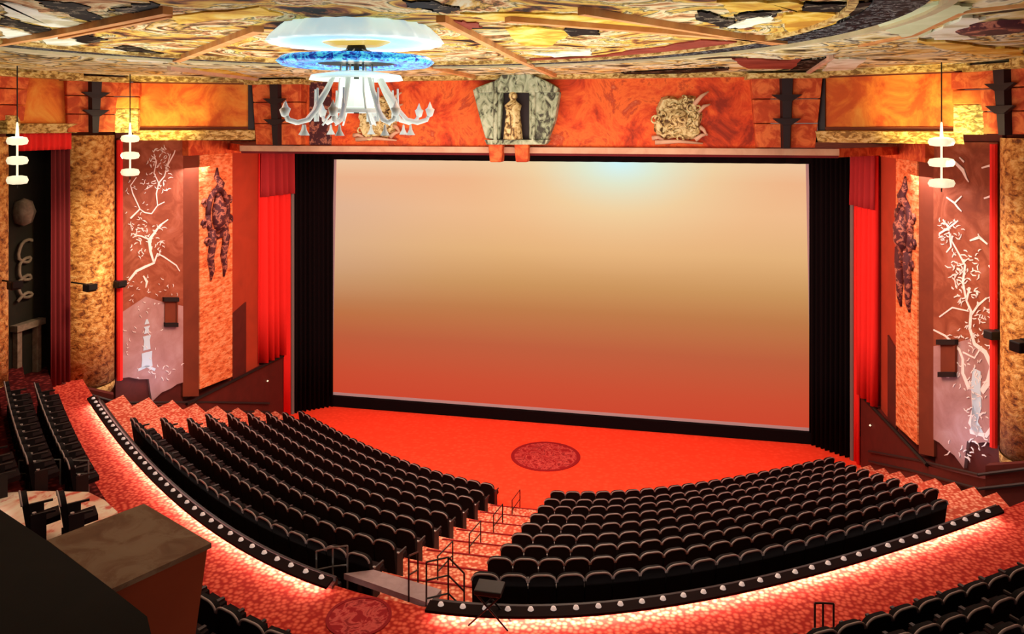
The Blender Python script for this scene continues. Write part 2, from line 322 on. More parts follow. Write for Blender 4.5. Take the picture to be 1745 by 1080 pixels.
# ------------------------------------------------------------------ chairs
def chair_meshes():
    m={}
    # backrest: rounded top slab leaning back (towards -y)
    def slab(w,z0,z1,t,y,lean,rad,n=7):
        out=[(-w/2,z0),(w/2,z0)]
        for i in range(n+1):
            a=math.pi/2*i/n; out.append((w/2-rad+rad*math.cos(a),z1-rad*.75+rad*.75*math.sin(a)))
        for i in range(n+1):
            a=math.pi/2+math.pi/2*i/n; out.append((-w/2+rad+rad*math.cos(a),z1-rad*.75+rad*.75*math.sin(a)))
        A=[(x,y-(z-z0)*lean,z) for x,z in out]; B=[(x,y+t-(z-z0)*lean,z) for x,z in out]
        return A,B,out
    A,B,o=slab(.545,.06,1.0,.11,-.10,.14,.19)
    m['backrest']=MB().loft(A,B).mesh('backrest','chair')
    # rim on the rear upper edge
    top=[a for a,(x,z) in zip(A,o) if z>.80]
    pts=top
    m['rim']=MB().tube([Vector(p)+Vector((0,-.004,.006)) for p in pts],.020,6).mesh('rim','rim',True)
    s=MB(); s.loft([(-.24,-.08,.36),(.24,-.08,.36),(.24,-.08,.46),(-.24,-.08,.46)],[(-.24,.42,.42),(.24,.42,.42),(.22,.42,.52),(-.22,.42,.52)])
    m['seat']=s.mesh('seat','chairfront')
    for nm,sx in (('armrest',-1),('armrest_b',1)):
        a=MB(); a.box((sx*.262,.12,.64),(.035,.42,.04)); a.box((sx*.262,.05,.32),(.03,.26,.62)); m[nm]=a.mesh('armrest','arm')
    m['cup']=MB().lathe([(.0,.0),(.03,.0),(.038,.03),(.03,.035),(.0,.02)],(.262,-.02,.665),8).mesh('cup_holder','cup')
    m['base']=MB().box((0,-.02,.16),(.1,.3,.32)).mesh('pedestal','arm')
    return m
CM=chair_meshes()
ORD=['first','second','third','fourth','fifth','sixth','seventh','eighth','ninth','tenth','eleventh','twelfth','thirteenth','fourteenth','fifteenth','sixteenth','seventeenth','eighteenth','nineteenth','twentieth','twenty-first','twenty-second','twenty-third','twenty-fourth','twenty-fifth','twenty-sixth','twenty-seventh','twenty-eighth','twenty-ninth','thirtieth']
CH=[]  # (x,y,z,rot,label,group)
PITCH=.56
def fill(k,y0,z,xs,xe,rowname,block,frm,group,kk=None):
    kk=k if kk is None else kk; sg=1 if xe>xs else -1; x=xs; n=0
    while (xe-x)*sg>0:
        y=arc(x,y0,kk); sl=(arc(x+.01,y0,kk)-y)/.01
        a=math.atan(sl); CH.append((x,y+.10,z,a,'black theatre chair, %s seat from %s, %s %s'%(ORD[n],frm,rowname,block),group)); n+=1
        x+=sg*PITCH*math.cos(a)
RN=['front row','second row','third row','fourth row','middle row','sixth row','seventh row','row before last','last row']
for k in range(9):
    fill(k,YH[k],ZT[k],axl(k)-.3,-12.0+.16*k,RN[k],'left block','centre stairs','chairs of the left block')
    fill(k,YH[k],ZT[k],axr(k)+.3,12.25,RN[k],'right block','centre stairs','chairs of the right block')
RRN=['first rear row','second rear row','third rear row','fourth rear row','fifth rear row']
for k in range(5):
    fill(k,YR[k],ZR[k],-6.9,-13.3,RRN[k],'at far left','near end','far left chairs behind the cross aisle',11)
    fill(k,YR[k],ZR[k],7.4,13.8,RRN[k],'at lower right','near end','lower right chairs behind the cross aisle',11)
    fill(k,YR[k],ZR[k],3.6,-3.6,RRN[k],'at bottom centre','right end','bottom centre chairs behind the cross aisle',11)
def vis(c):
    d=Vector((c[0],c[1],c[2]+.9))-CP; f=d.dot(FV); u=CX+FPX*d.dot(RV)/f; v=HZ-FPX*d.z/f
    return (-15<u<1760 and v<1088),f,u,v
cand=[]; RC={}
for c in CH:
    ok,f,u,v=vis(c)
    if not ok: continue
    if c[5].startswith('bottom') and (u>640 or u<290): continue
    if c[5].startswith('far left') and (v>880 or (v>790 and u<175 and f<24.5)): continue
    if 'rear row' in c[4]:      # number only the seats that show, from the near end
        key=c[4].split(' from ')[1]; RC[key]=RC.get(key,-1)+1
        c=(*c[:4],'black theatre chair, %s visible seat from %s'%(ORD[RC[key]],key),c[5])
    cand.append((f,c))
cand.sort(key=lambda t:t[0])
for (u,v,lab) in ((58,925,'black chair at the left end of the bright far left landing'),(122,925,'black chair beside the plywood box on the bright landing')):
    p=onz(u,v,6.78); cand.append((0,(p.x,p.y,6.78,-.75,lab,'landing chairs')))
cand.sort(key=lambda t:t[0])
ind=cand[:300]; rest=cand[300:]
def seat_chair(c,first):
    x,y,z,a,lab,g=c
    r=D.objects.new('theatre_chair',None); r.empty_display_size=.2; COL.objects.link(r)
    r.location=(x,y,z); r.rotation_euler=(0,0,a); tag(r,lab,'chair',g); return r
proto=seat_chair(ind[0][1],True); pp=[]
for key,nm in (('backrest','backrest'),('rim','rim'),('seat','seat'),('armrest','armrest'),('armrest_b','armrest'),('base','pedestal')):
    o=D.objects.new(nm,CM[key]); COL.objects.link(o); o.parent=proto; pp.append(o)
    if key=='armrest_b':
        c_=D.objects.new('cup_holder',CM['cup']); COL.objects.link(c_); c_.parent=o; c_['label']='pale cup holder'
    if key=='rim': o['label']='grey rim along the top edge'
for f,c in ind[1:]:
    r=proto.copy(); COL.objects.link(r); r.location=c[:3]; r.rotation_euler=(0,0,c[3]); tag(r,c[4],'chair',c[5])
    for p in pp:
        q=p.copy(); COL.objects.link(q); q.parent=r
        for g in p.children:
            h=g.copy(); COL.objects.link(h); h.parent=q
# front rows beyond the first three hundred: one mass of seats
def mass():
    vs=[];fs=[];mi=[]; mats=['chair','rim','chairfront','arm']
    src=[(CM['backrest'],0),(CM['rim'],1),(CM['seat'],2),(CM['armrest'],3),(CM['armrest_b'],3),(CM['base'],3)]
    for f,c in rest:
        mt=Matrix.Translation(c[:3])@Matrix.Rotation(c[3],4,'Z')
        for me,i in src:
            n=len(vs); vs+=[mt@v.co for v in me.vertices]
            for p in me.polygons: fs.append([a+n for a in p.vertices]); mi.append(i)
    me=D.meshes.new('theatre_chairs'); me.from_pydata(vs,[],fs); me.update()
    for k in mats: me.materials.append(M[k])
    me.polygons.foreach_set('material_index',mi)
    o=D.objects.new('theatre_chairs',me); COL.objects.link(o); o['kind']='stuff'
    tag(o,'black theatre chairs of the foremost rows, nearest the screen','chairs')
if rest: mass()
# ------------------------------------------------------------------ parapet with little lights between last row and cross aisle
def parapet(x0,x1,label):
    y0=-23.55; k=9
    t=thing('low_parapet',label,'parapet',((x0+x1)/2,arc((x0+x1)/2,y0,k),4.75))
    n=40
    band(strip_pts(y0-.12,k,x0,x1,n),strip_pts(y0-.38,k,x0,x1,n),4.7,5.46).build('body','wood',t)
    band(strip_pts(y0+.06,k,x0,x1,n),strip_pts(y0-.04,k,x0,x1,n),5.20,5.30).build('rear_rail','arm',t)
    band(strip_pts(y0-.16,k,x0,x1,n),strip_pts(y0-.22,k,x0,x1,n),5.46,5.54).build('middle_rail','arm',t)
    band(strip_pts(y0-.34,k,x0,x1,n),strip_pts(y0-.66,k,x0,x1,n),5.56,5.61).build('front_rail','rimwood',t)
    e=band(strip_pts(y0-.40,k,x0+.2,x1-.2,n),strip_pts(y0-.60,k,x0+.2,x1-.2,n),5.545,5.558).build('light_strip','strip',t); e['label']='glowing strip under the rail'
    x=x0+.25; c=0
    while x<x1-.1:
        y=arc(x,y0-.45,k); a=math.atan((arc(x+.01,y0-.45,k)-y)/.01)
        b=MB(); b.lathe([(0,.06),(.04,.045),(.06,0)],(0,0,0),10); o=b.build('lamp','foot',None,True)
        o.parent=t; o.location=Vector((x,y,5.61))-t.location; o.rotation_euler=(0,0,a)
        x+=.43*math.cos(a)
for x0,x1,l in ((-13.6,-1.05,'dark curved parapet studded with small lights behind the left block'),(1.1,13.4,'dark curved parapet studded with small lights behind the right block')): parapet(x0,x1,l)
# ------------------------------------------------------------------ screen, masking and stage surround
t=thing('cinema_screen','huge cinema screen, red and gold light painted as its own glow','screen',(0,0,.57))
wb,wt=12.1,11.85; z0,z1=.57,13.03
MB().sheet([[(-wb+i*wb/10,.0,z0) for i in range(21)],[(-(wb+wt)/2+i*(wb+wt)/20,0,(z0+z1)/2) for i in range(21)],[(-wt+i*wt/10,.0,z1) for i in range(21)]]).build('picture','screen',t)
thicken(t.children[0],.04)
fr=MB()
for s in (-1,1):
    fr.loft([(s*wb,-.03,z0-.02),(s*(wb-.13),-.03,z0-.02),(s*(wt-.13),-.03,z1),(s*wt,-.03,z1)],[(s*wb,-.06,z0-.02),(s*(wb-.13),-.06,z0-.02),(s*(wt-.13),-.06,z1),(s*wt,-.06,z1)])
fr.box((0,-.045,z0+.05),(2*wb,.03,.14)); fr.build('border','screenedge',t)
tag(MB().box((0,-.1,.27),(26.6,.3,.52)).build('screen_plinth','matte'),'low black plinth running beneath the cinema screen','plinth')
struct(MB().box((0,1.3,7),(30,.2,14.5)).build('wall_front','matte'))
tag(thicken(pleats((-13.3,-.25),(13.3,-.25),12.98,13.65,30,.05).build('screen_valance','matte',None,True),.02),'narrow black valance hanging above the cinema screen','valance')
for s,nm in ((-1,'left'),(1,'right')):
    o=pleats((s*11.85,-.2),(s*13.45,-1.55),.02,13.64,9,.10).build('masking_curtain','matte',None,True); thicken(o,.02)
    tag(o,'black pleated masking curtain at the %s edge of the screen'%nm,'curtain','masking curtains')
    # grey jamb beside it
    tag(MB().tube([(s*13.42,-1.62,0),(s*13.42,-1.62,13.6)],.10,8).build('jamb_pole','rail'),'dark grey jamb between black and red curtains %s of the screen'%nm,'jamb')
    t=thing('red_curtain','tall red velvet curtain with a valance, %s of the screen'%nm,'curtain',(s*13.7,-2.7,0),'red curtains')
    o=pleats((s*13.46,-1.72),(s*13.62,-2.15),.02,13.5,1,.05).build('drape','redcurt',t,True); thicken(o,.02)
    o=pleats((s*13.66,-2.15),(s*13.93,-3.95),3.2,13.5,4,.20).build('drape','redcurt',t,True); thicken(o,.02)
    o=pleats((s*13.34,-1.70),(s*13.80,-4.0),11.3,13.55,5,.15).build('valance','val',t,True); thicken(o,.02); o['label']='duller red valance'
# ------------------------------------------------------------------ side walls
def side(s,nm):
    S=lambda a,y:(s*a,y)
    st=lambda mb,n,m: struct(mb.build(n,m))
    # backing wall
    st(wallslab(S(14.75,1.3),S(14.75,-8.4),-.3,16.6,.3,s),'wall_'+nm,'brownpier')
    st(wallslab(S(14.05,-3.8),S(14.12,-6.15),(3.0),(13.6),.5,s),'wall_'+nm,'redwall')
    st(wallslab(S(14.0,-5.2),S(14.08,-6.15),(4.4,3.1),(6.2,6.0),.06,-s),'trim_3','wood') if False else None
    # darker wainscot panel between curtain and brick pilaster
    st(wallslab(S(14.02,-5.0),S(14.04,-6.12),3.1,(6.45,6.15),.05,s),'trim_3','wood')
    # carved orange pilaster
    t=thing('carved_pilaster','tall carved orange stone pilaster with dark crest, %s of the screen'%nm,'pilaster',(s*14.1,-7.3,3.4),'carved pilasters')
    wallslab(S(14.03,-6.15),S(14.12,-8.5),(3.30,3.5),13.5,.45,s).build('shaft','brick',t)
    def cp_(u,z,e): return (s*(14.03+.09*u-e),-6.15-u*2.35,z)
    ring_=MB().tube([cp_(.5+.30*math.cos(a_),10.9+1.05*math.sin(a_),.06) for a_ in [2*math.pi*j/20 for j in range(21)]],.13,6).build('medallion_ring','carve',t,True)
    MB().tube([cp_(.5,10.0,.05),cp_(.5,10.5,.10),cp_(.5,11.1,.10),cp_(.5,11.8,.05)],[.10,.34,.36,.10],10).build('boss','carve',t,True)
    MB().tube([cp_(.5,11.9,.05),cp_(.42,12.2,.08),cp_(.55,12.5,.08),cp_(.5,12.9,.03)],[.22,.18,.12,.03],8).build('finial','carve',t,True)
    for q_ in (.30,.70):
        MB().tube([cp_(q_,10.2,.05),cp_(q_-.03,9.6,.08),cp_(q_+.04,9.0,.08),cp_(q_-.02,8.4,.06),cp_(q_,8.0,.03)],[.20,.17,.16,.12,.04],8).build('tassel','carve',t,True)
    for q_,dz_ in ((.12,11.4),(.88,11.4),(.10,10.5),(.90,10.5),(.2,9.7),(.8,9.7)):
        MB().tube([cp_(q_+.07*math.cos(a_)*(1-a_/9),dz_+.22*math.sin(a_)*(1-a_/9),.05) for a_ in [j*.6 for j in range(11)]],.07,6).build('curl','carve',t,True)
    # brown pier
    st(wallslab(S(14.17,-8.5),S(14.45,-9.2),(3.2,3.4),(13.5,14.2),.5,s),'wall_'+nm,'brownpier')
    # lintel over pilaster and curtain
    tag(wallslab(S(14.0,-3.9),S(14.16,-9.25),13.5,(14.0,14.15),.35,s).build('lintel','redstone'),'red stone lintel above the carved pilaster on the %s'%nm,'lintel')
    # mural
    n=Vector((-2.5,-s*1.0,0)) if False else None
    p0,p1=Vector(S(14.45,-9.2)),Vector(S(15.5,-11.75)); dd=p1-p0
    t=thing('wall_mural','tall mural of white trees and birds on the %s wall'%nm,'mural',(p0.x,p0.y,4),'tree murals')
    def P(u,z): q=p0+dd*u; return (q.x,q.y,z)
    nr=Vector((-dd.y,dd.x)).normalized(); nr=nr if nr.x*s<0 else -nr
    def off(p,e): return (p[0]+nr.x*e,p[1]+nr.y*e,p[2])
    poly=[P(0,7.2),P(0,4.0),P(.1,4.0),P(.2,3.9),P(.35,3.85),P(.5,3.6),P(.55,4.55),P(.7,4.65),P(.85,4.85),P(1,4.9),P(1,7.4),P(.6,7.9),P(.3,7.5)]
    MB().loft([off(p,.02) for p in poly],[off(p,-.1) for p in poly]).build('lower_ground','murallow',t)
    poly=[P(0,14.2),P(0,7.2),P(.3,7.5),P(.6,7.9),P(1,7.4),P(1,14.25)]
    MB().loft([off(p,.02) for p in poly],[off(p,-.1) for p in poly]).build('upper_ground','mural',t)
    st(MB().loft([off(P(-.02,3.0),-.1),off(P(1.02,3.0),-.1),off(P(1.02,15),-.1),off(P(-.02,15),-.1)],[off(P(-.02,3.0),-.4),off(P(1.02,3.0),-.4),off(P(1.02,15),-.4),off(P(-.02,15),-.4)]),'wall_'+nm,'wood')
    return t,(p0,p1,nr)
MU={}
for s,nm in ((-1,'left'),(1,'right')): MU[s]=side(s,nm)
def paint(s,strokes,name,m,e=.035):
    if name=='painted_tree':
        for st in strokes: paint(s,[st],'painted_branch',m,e)
        return
    t,(p0,p1,nr)=MU[s]; n3=(nr.x,nr.y,0); mb=MB()
    for st in strokes:
        pts=[onplane(u,v,(p0.x+nr.x*e,p0.y+nr.y*e,0),n3) for u,v,w in st]; dw=[onplane(u,v,(p0.x,p0.y,0),n3) for u,v,w in st]
        L=[];R=[]
        for i,(u,v,w) in enumerate(st):
            a=pts[max(i-1,0)];b=pts[min(i+1,len(pts)-1)]; d=(b-a).normalized(); pr=Vector(n3).cross(d)
            ww=w*.017
            L.append(pts[i]+pr*ww); R.append(pts[i]-pr*ww)
        for i in range(len(st)-1):
            q=[L[i],L[i+1],R[i+1],R[i]]; back=[p-Vector(n3)*.02 for p in q]; mb.loft(q,back)
    return mb.build(name,m,t)
def blossoms(seed,cx,cy,rx,ry,n,sz):
    rd=random.Random(seed); out=[]
    for _ in range(n):
        u=cx+rd.uniform(-rx,rx); v=cy+rd.uniform(-ry,ry); a=rd.uniform(0,6.3); l=rd.uniform(.6,1.3)*sz
        out.append([(u,v,.5*sz*.4),(u+l*math.cos(a),v+l*math.sin(a),.6*sz*.4),(u+1.8*l*math.cos(a+.3),v+1.8*l*math.sin(a+.3),.2)])
    return out
LT=[[(219,478,2.5),(232,462,3),(246,455,3),(262,448,2.5),(268,432,2),(278,437,1.6),(300,452,1.5),(306,462,1)],
 [(262,448,2),(256,428,3),(254,408,4),(262,398,3),(272,384,2),(286,374,1.2)],[(254,408,2),(240,402,1.5),(228,400,1)],
 [(222,372,2),(238,356,1.6),(246,362,1.4),(258,364,1.4),(268,350,1.2),(280,344,1)],[(238,356,1.3),(226,330,1.4),(222,316,1),(232,302,1)],
 [(268,350,1.2),(266,330,1.6),(270,312,1.4),(280,300,1.4),(284,284,1.2),(290,262,1)],[(270,312,1.2),(262,295,1.3),(266,276,1.2),(262,262,1)],
 [(284,284,1.4),(296,262,1.5),(298,256,1)],[(244,470,1.5),(250,480,3),(248,490,1)]]
paint(-1,LT,'painted_tree','paint')
paint(-1,blossoms(3,270,290,20,36,60,4)+blossoms(4,250,410,28,26,56,4)+blossoms(5,234,345,18,44,30,3)+blossoms(8,262,500,44,40,26,2.5)+blossoms(9,250,600,36,44,20,3)+blossoms(6,262,480,36,22,10,3)+blossoms(7,280,635,30,14,14,4),'painted_blossom','paint',.045)
paint(-1,[[(250,544,2),(250,552,6)],[(250,556,8),(250,560,4),(250,568,7)],[(250,572,10),(250,580,7),(250,596,9)],[(250,600,13),(250,612,12),(250,626,14)],[(236,630,3),(250,624,3),(264,630,3)]],'painted_pagoda','paintblue')
RT=[[(1660,668,8),(1662,700,9),(1656,722,10),(1668,736,13)],[(1650,660,5),(1640,636,4),(1640,612,3),(1634,596,3),(1610,572,2),(1590,562,1.5)],
 [(1672,668,5),(1684,650,6),(1690,625,6),(1678,600,5),(1660,586,4),(1652,560,3.5),(1654,530,3),(1646,512,2.5),(1652,490,2.5)],
 [(1652,540,2),(1666,520,2),(1680,508,1.5)],[(1646,512,2),(1640,480,3),(1644,452,2.5),(1632,430,1.6),(1622,412,1.6),(1616,395,2)],
 [(1600,398,2),(1616,388,2),(1632,376,1.6)],[(1616,388,2),(1606,374,1.6)],[(1618,398,3),(1620,420,2),(1612,430,1.4)],
 [(1652,735,4),(1680,742,4),(1694,722,3)],[(1640,600,1.6),(1660,610,1.6),(1672,590,1.4)],[(1600,540,1.4),(1622,524,1.4),(1650,530,1.2)]]
paint(1,RT,'painted_tree','paint')
paint(1,blossoms(13,1644,470,24,44,70,5)+blossoms(14,1618,395,20,24,40,4)+blossoms(15,1664,545,30,44,60,4)+blossoms(16,1640,620,34,50,50,4)+blossoms(18,1662,680,20,50,40,4)+blossoms(17,1650,760,36,18,18,5),'painted_blossom','paint',.045)
paint(1,[[(1664,630,9),(1662,660,12),(1664,690,11),(1660,716,8),(1664,736,16)]],'painted_pagoda','paintblue')
for bi,st in enumerate(([[(1612,336,1.4),(1626,346,2.2),(1638,334,1.2)],[(1626,346,2),(1632,354,2),(1638,360,1.2)]],[[(1626,276,3),(1640,290,4),(1646,304,2),(1650,310,1)],[(1634,268,1.2),(1642,276,2)]],
  [[(1672,286,1.4),(1686,282,2.4),(1694,298,1.6)]],[[(1676,338,1.4),(1688,334,2.2),(1694,346,1.4)]],[[(1652,410,1.4),(1668,404,3),(1682,416,1.4)],[(1666,398,1),(1668,406,2)]],[[(1684,452,1.4),(1692,462,2.6),(1694,470,1.4)]])):
    paint(1,st,'painted_bird','paint',.05)
# little shuttered vents in the murals
for s,(u0,v0,u1,v1),nm in ((-1,(278,506,300,556),'left'),(1,(1604,578,1632,642),'right')):
    t,(p0,p1,nr)=MU[s]; n3=Vector((nr.x,nr.y,0)); B=(p0.x,p0.y,0)
    c=[onplane(u,v,B,n3) for u,v in ((u0,v0),(u1,v0),(u1,v1),(u0,v1))]
    h=thing('wall_hatch','small dark-edged hatch set in the %s mural'%nm,'hatch',tuple(c[3]),'mural hatches')
    def sub(a,b,c_,d,e0,e1,n,m):
        q=[c[0].lerp(c[1],x).lerp(c[3].lerp(c[2],x),y) for x,y in ((a,b),(c_,b),(c_,d),(a,d))]
        MB().loft([p+n3*e0 for p in q],[p+n3*e1 for p in q]).build(n,m,h)
    sub(.05,.08,.95,.92,.02,.07,'shutter','brownpier'); sub(-.1,0,1.05,.14,.02,.16,'head','black'); sub(0,.86,1,1,.02,.16,'sill','black')
    sub(.9,.1,1.0,.9,.02,.12,'jamb','brownpier')
# ------------------------------------------------------------------ great round-bellied gilded columns and the doorway between
def bow(p0,p1,z0,z1,bul,s,name,m,parent=None,sag=.25,n=14):
    p0=Vector(p0);p1=Vector(p1);d=p1-p0;nr=Vector((-d.y,d.x)).normalized(); nr=nr if nr.x*s<0 else -nr
    rows=[]
    for z_,f in ((z0,1),(z0+.25*(z1-z0),0),(z0+.6*(z1-z0),0),(z1,0)):
        row=[]
        for i in range(n+1):
            u=i/n; b=bul*math.sin(math.pi*u)**.7; q=p0+d*u+nr*b
            row.append((q.x,q.y,z_-(sag*math.sin(math.pi*u) if f else 0)))
        rows.append(row)
    mb=MB().sheet(rows)
    # underside closing face
    base=len(mb.v); bt=rows[0]; mb.v+=[(p0.x,p0.y,z0),(p1.x,p1.y,z0)]
    mb.f.append(tuple(range(0,n+1))+(base+1,base))
    return mb.build(name,m,parent,True)
def column(s,p0,p1,z0,label):
    t=thing('gilded_column',label,'column',(s*p0[0],p0[1],z0),'gilded columns')
    a=(s*p0[0],p0[1]); b=(s*p1[0],p1[1])
    bow(a,b,z0,14.4,.45,s,'shaft','gold',t)
    bow((a[0],a[1]),(b[0],b[1]),z0-.12,z0+.02,.5,s,'base_band','gold2',t)
for s,nm in ((-1,'left'),(1,'right')):
    column(s,(15.58,-11.85),(16.0,-13.65),4.95,'gilded relief column beside the mural on the %s wall'%nm)
    o=MB().tube([(s*15.32,-11.9,4.9),(s*15.32,-11.9,14.2)],.11,8).build('pipe_trim','redcurt'); tag(o,'slim red upright between mural and gilded column on the %s'%nm,'upright')
column(-1,(16.0,-16.35),(16.4,-18.2),6.25,'gilded relief column cut off by the left edge of the picture')
# walls behind columns / further back
for s,nm in ((-1,'left'),(1,'right')):
    struct(wallslab((s*15.75,-11.7),(s*16.2,-13.75),3,16.6,.4,s).build('wall_'+nm,'brownpier'))
    struct(wallslab((s*16.25,-16.2),(s*17.2,-30),4,16.6,.4,s).build('wall_'+nm,'brownpier'))
# doorway in the left wall
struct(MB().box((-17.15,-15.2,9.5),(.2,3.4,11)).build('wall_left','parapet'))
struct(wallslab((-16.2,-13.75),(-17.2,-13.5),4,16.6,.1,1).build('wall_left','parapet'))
t=thing('door_curtain','dark maroon curtain and red valance in the doorway on the left wall','curtain',(-16,-14.2,5.4))
o=pleats((-15.98,-13.72),(-16.08,-14.45),5.42,14.0,4,.07).build('drape','maroon',t,True); thicken(o,.02)
o=pleats((-15.9,-13.72),(-16.05,-15.9),13.9,14.55,9,.05).build('valance','redcurt',t,True); thicken(o,.02); o['label']='bright red valance'
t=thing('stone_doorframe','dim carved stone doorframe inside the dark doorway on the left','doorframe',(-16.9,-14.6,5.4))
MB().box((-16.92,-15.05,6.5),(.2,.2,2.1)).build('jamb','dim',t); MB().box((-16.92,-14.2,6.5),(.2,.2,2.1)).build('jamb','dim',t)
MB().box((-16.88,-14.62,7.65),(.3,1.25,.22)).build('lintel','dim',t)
tag(MB().lathe([(0,.5),(.25,.38),(.36,0),(.25,-.38),(0,-.5)],(-16.85,-14.85,11.7),14,6,.12).build('wall_rosette','dim',None,True),'dim stone rosette high on the wall inside the dark doorway','rosette')
dk=MB(); rk=random.Random(5); path=[]
for i in range(40):
    a_=i*.55; path.append((-16.9,-14.75+.30*math.cos(a_)*(1+.2*math.sin(i)),10.6-.055*i+.22*math.sin(a_)))
dk.tube(path,.06,6)
tag(dk.build('wall_relief','dim',None,True),'dim curling stone relief below the rosette inside the dark doorway','relief')
light('doorway_glow','POINT',(-16.1,-15.3,9.0),None,5,(1,.8,.6),.2)
# ------------------------------------------------------------------ plinth walls with mouldings along the side aisles
for s,nm in ((-1,'left'),(1,'right')):
    t=thing('side_plinth','dark wooden plinth with rising mouldings along the %s side aisle'%nm,'plinth',(s*14.1,-8,0),'side plinths')
    a0,a1=(s*13.64,-2.2),(s*14.25,-9.3)
    wallslab(a0,a1,(-.1),(3.1,3.1),.5,s).build('front_board','wood',t)
    wallslab(a1,(s*14.75,-13.0),(.5),(3.1,3.3),.5,s).build('rear_board','wood',t) if False else None
    wallslab(a1,(s*14.7,-13.0),.4,(3.1,4.35),.5,s).build('rear_board','wood',t)
    MB().tube([(s*13.62,-2.2,3.12),(s*14.2,-9.3,3.14)],.07,6).build('cap_rail','black',t)
    for dz in (0,.42):
        MB().tube([(s*13.68,-3.5,.75+dz),(s*14.15,-8,2.35+dz),(s*14.55,-12.9,4.0+dz-.0)],.05,6).build('moulding','arm',t)
        MB().tube([(s*14.55,-12.9,4.0+dz),(s*15.9,-14.2,4.95+dz)],.05,6).build('moulding','arm',t)
    wallslab((s*14.7,-13.0),(s*15.95,-14.1),3.2,(4.75,5.45),.3,s).build('corner_board','wood',t)
    MB().lathe([(0,.05),(.05,0),(0,-.05)],(s*13.70,-3.6,2.3),10).build('lamp','lamp',t,True)
# base flashing mural bottoms
# ------------------------------------------------------------------ frieze and cornice
FY=-10.0
struct(MB().prism([(-10.9,FY),(10.9,FY),(14.2,-6.2),(14.2,1.2),(-14.2,1.2),(-14.2,-6.2)],13.66,13.97).build('trim_4','redstone'))
t=thing('proscenium_cornice','long pinkish cream cornice above the screen','cornice',(0,FY-.1,13.66))
MB().box((0,FY-.08,13.86),(22.4,.3,.22)).build('moulding','cream',t)
MB().box((0,FY-.02,13.72),(22.4,.2,.12)).build('painted_shadow_strip','maroon',t)  # dark strip standing in for the shade under the cornice
t=thing('proscenium_frieze','broad mottled red fresco frieze above the cornice','frieze',(0,FY,13.97))
MB().box((0,FY+.2,15.28),(18,.3,2.6)).build('fresco','redfresco',t)
for s in (-1,):
    MB().box((s*7.85,FY+.02,15.3),(.9,.12,2.6)).build('dark_panel','carve' if s<0 else 'brownpier',t)
def pilaster(c,rz,w0,w1,z0,z1,label,spine=True,dep=.5):
    t=thing('frieze_pilaster',label,'pilaster',(c[0],c[1],z0),'frieze pilasters')
    R=Matrix.Rotation(rz,4,'Z'); T=Matrix.Translation((c[0],c[1],0))
    def X(x,y,z): return tuple(T@R@Vector((x,y,z)))
    mb=MB(); N=3
    for i in range(N):
        f0,f1=i/N,(i+1)/N; a=w0+(w1-w0)*f0; b=w0+(w1-w0)*f1; g=.03
        za,zb=z0+(z1-z0)*f0+g,z0+(z1-z0)*f1
        A=[X(-a/2,0,za),X(a/2,0,za),X(b/2,0,zb),X(-b/2,0,zb)]; B=[X(-a/2,-dep-.15*f0,za),X(a/2,-dep-.15*f0,za),X(b/2,-dep-.15*f1,zb),X(-b/2,-dep-.15*f1,zb)]
        mb.loft(A,B)
    mb.build('blocks','redstone',t,bevel=.03)
    if spine:
        sp=MB(); 
        sp.loft([X(-.16,-dep-.0,z0),X(.16,-dep-.0,z0),X(.24,-dep-.12,z1),X(-.24,-dep-.12,z1)],[X(-.10,-dep-.22,z0),X(.10,-dep-.22,z0),X(.18,-dep-.36,z1),X(-.18,-dep-.36,z1)])
        for f in (.36,.68):
            z=z0+(z1-z0)*f; w=.42+.1*f
            sp.loft([X(-w,-dep-.2,z+.10),X(w,-dep-.2,z+.10),X(.15,-dep-.2,z-.12),X(-.15,-dep-.2,z-.12)],[X(-w,-dep-.32,z+.12),X(w,-dep-.32,z+.12),X(.15,-dep-.32,z-.10),X(-.15,-dep-.32,z-.10)])
        sp.build('spine','spine',t)
    cp=MB(); w=w1+.3
    cp.loft([X(-w/2,.1,z1-.14),X(w/2,.1,z1-.14),X(w/2,.1,z1+.04),X(-w/2,.1,z1+.04)],[X(-w/2,-dep-.45,z1-.14),X(w/2,-dep-.45,z1-.14),X(w/2,-dep-.45,z1+.04),X(-w/2,-dep-.45,z1+.04)])
    cp.build('cap','gold2',t)
pilaster((-9.45,FY+.1),0,1.9,2.1,13.99,16.5,'red stone pilaster with dark spine left of the chandelier arms')
pilaster((9.45,FY+.1),0,1.9,2.35,13.99,16.5,'red stone pilaster with dark spine right of the gilded crest')
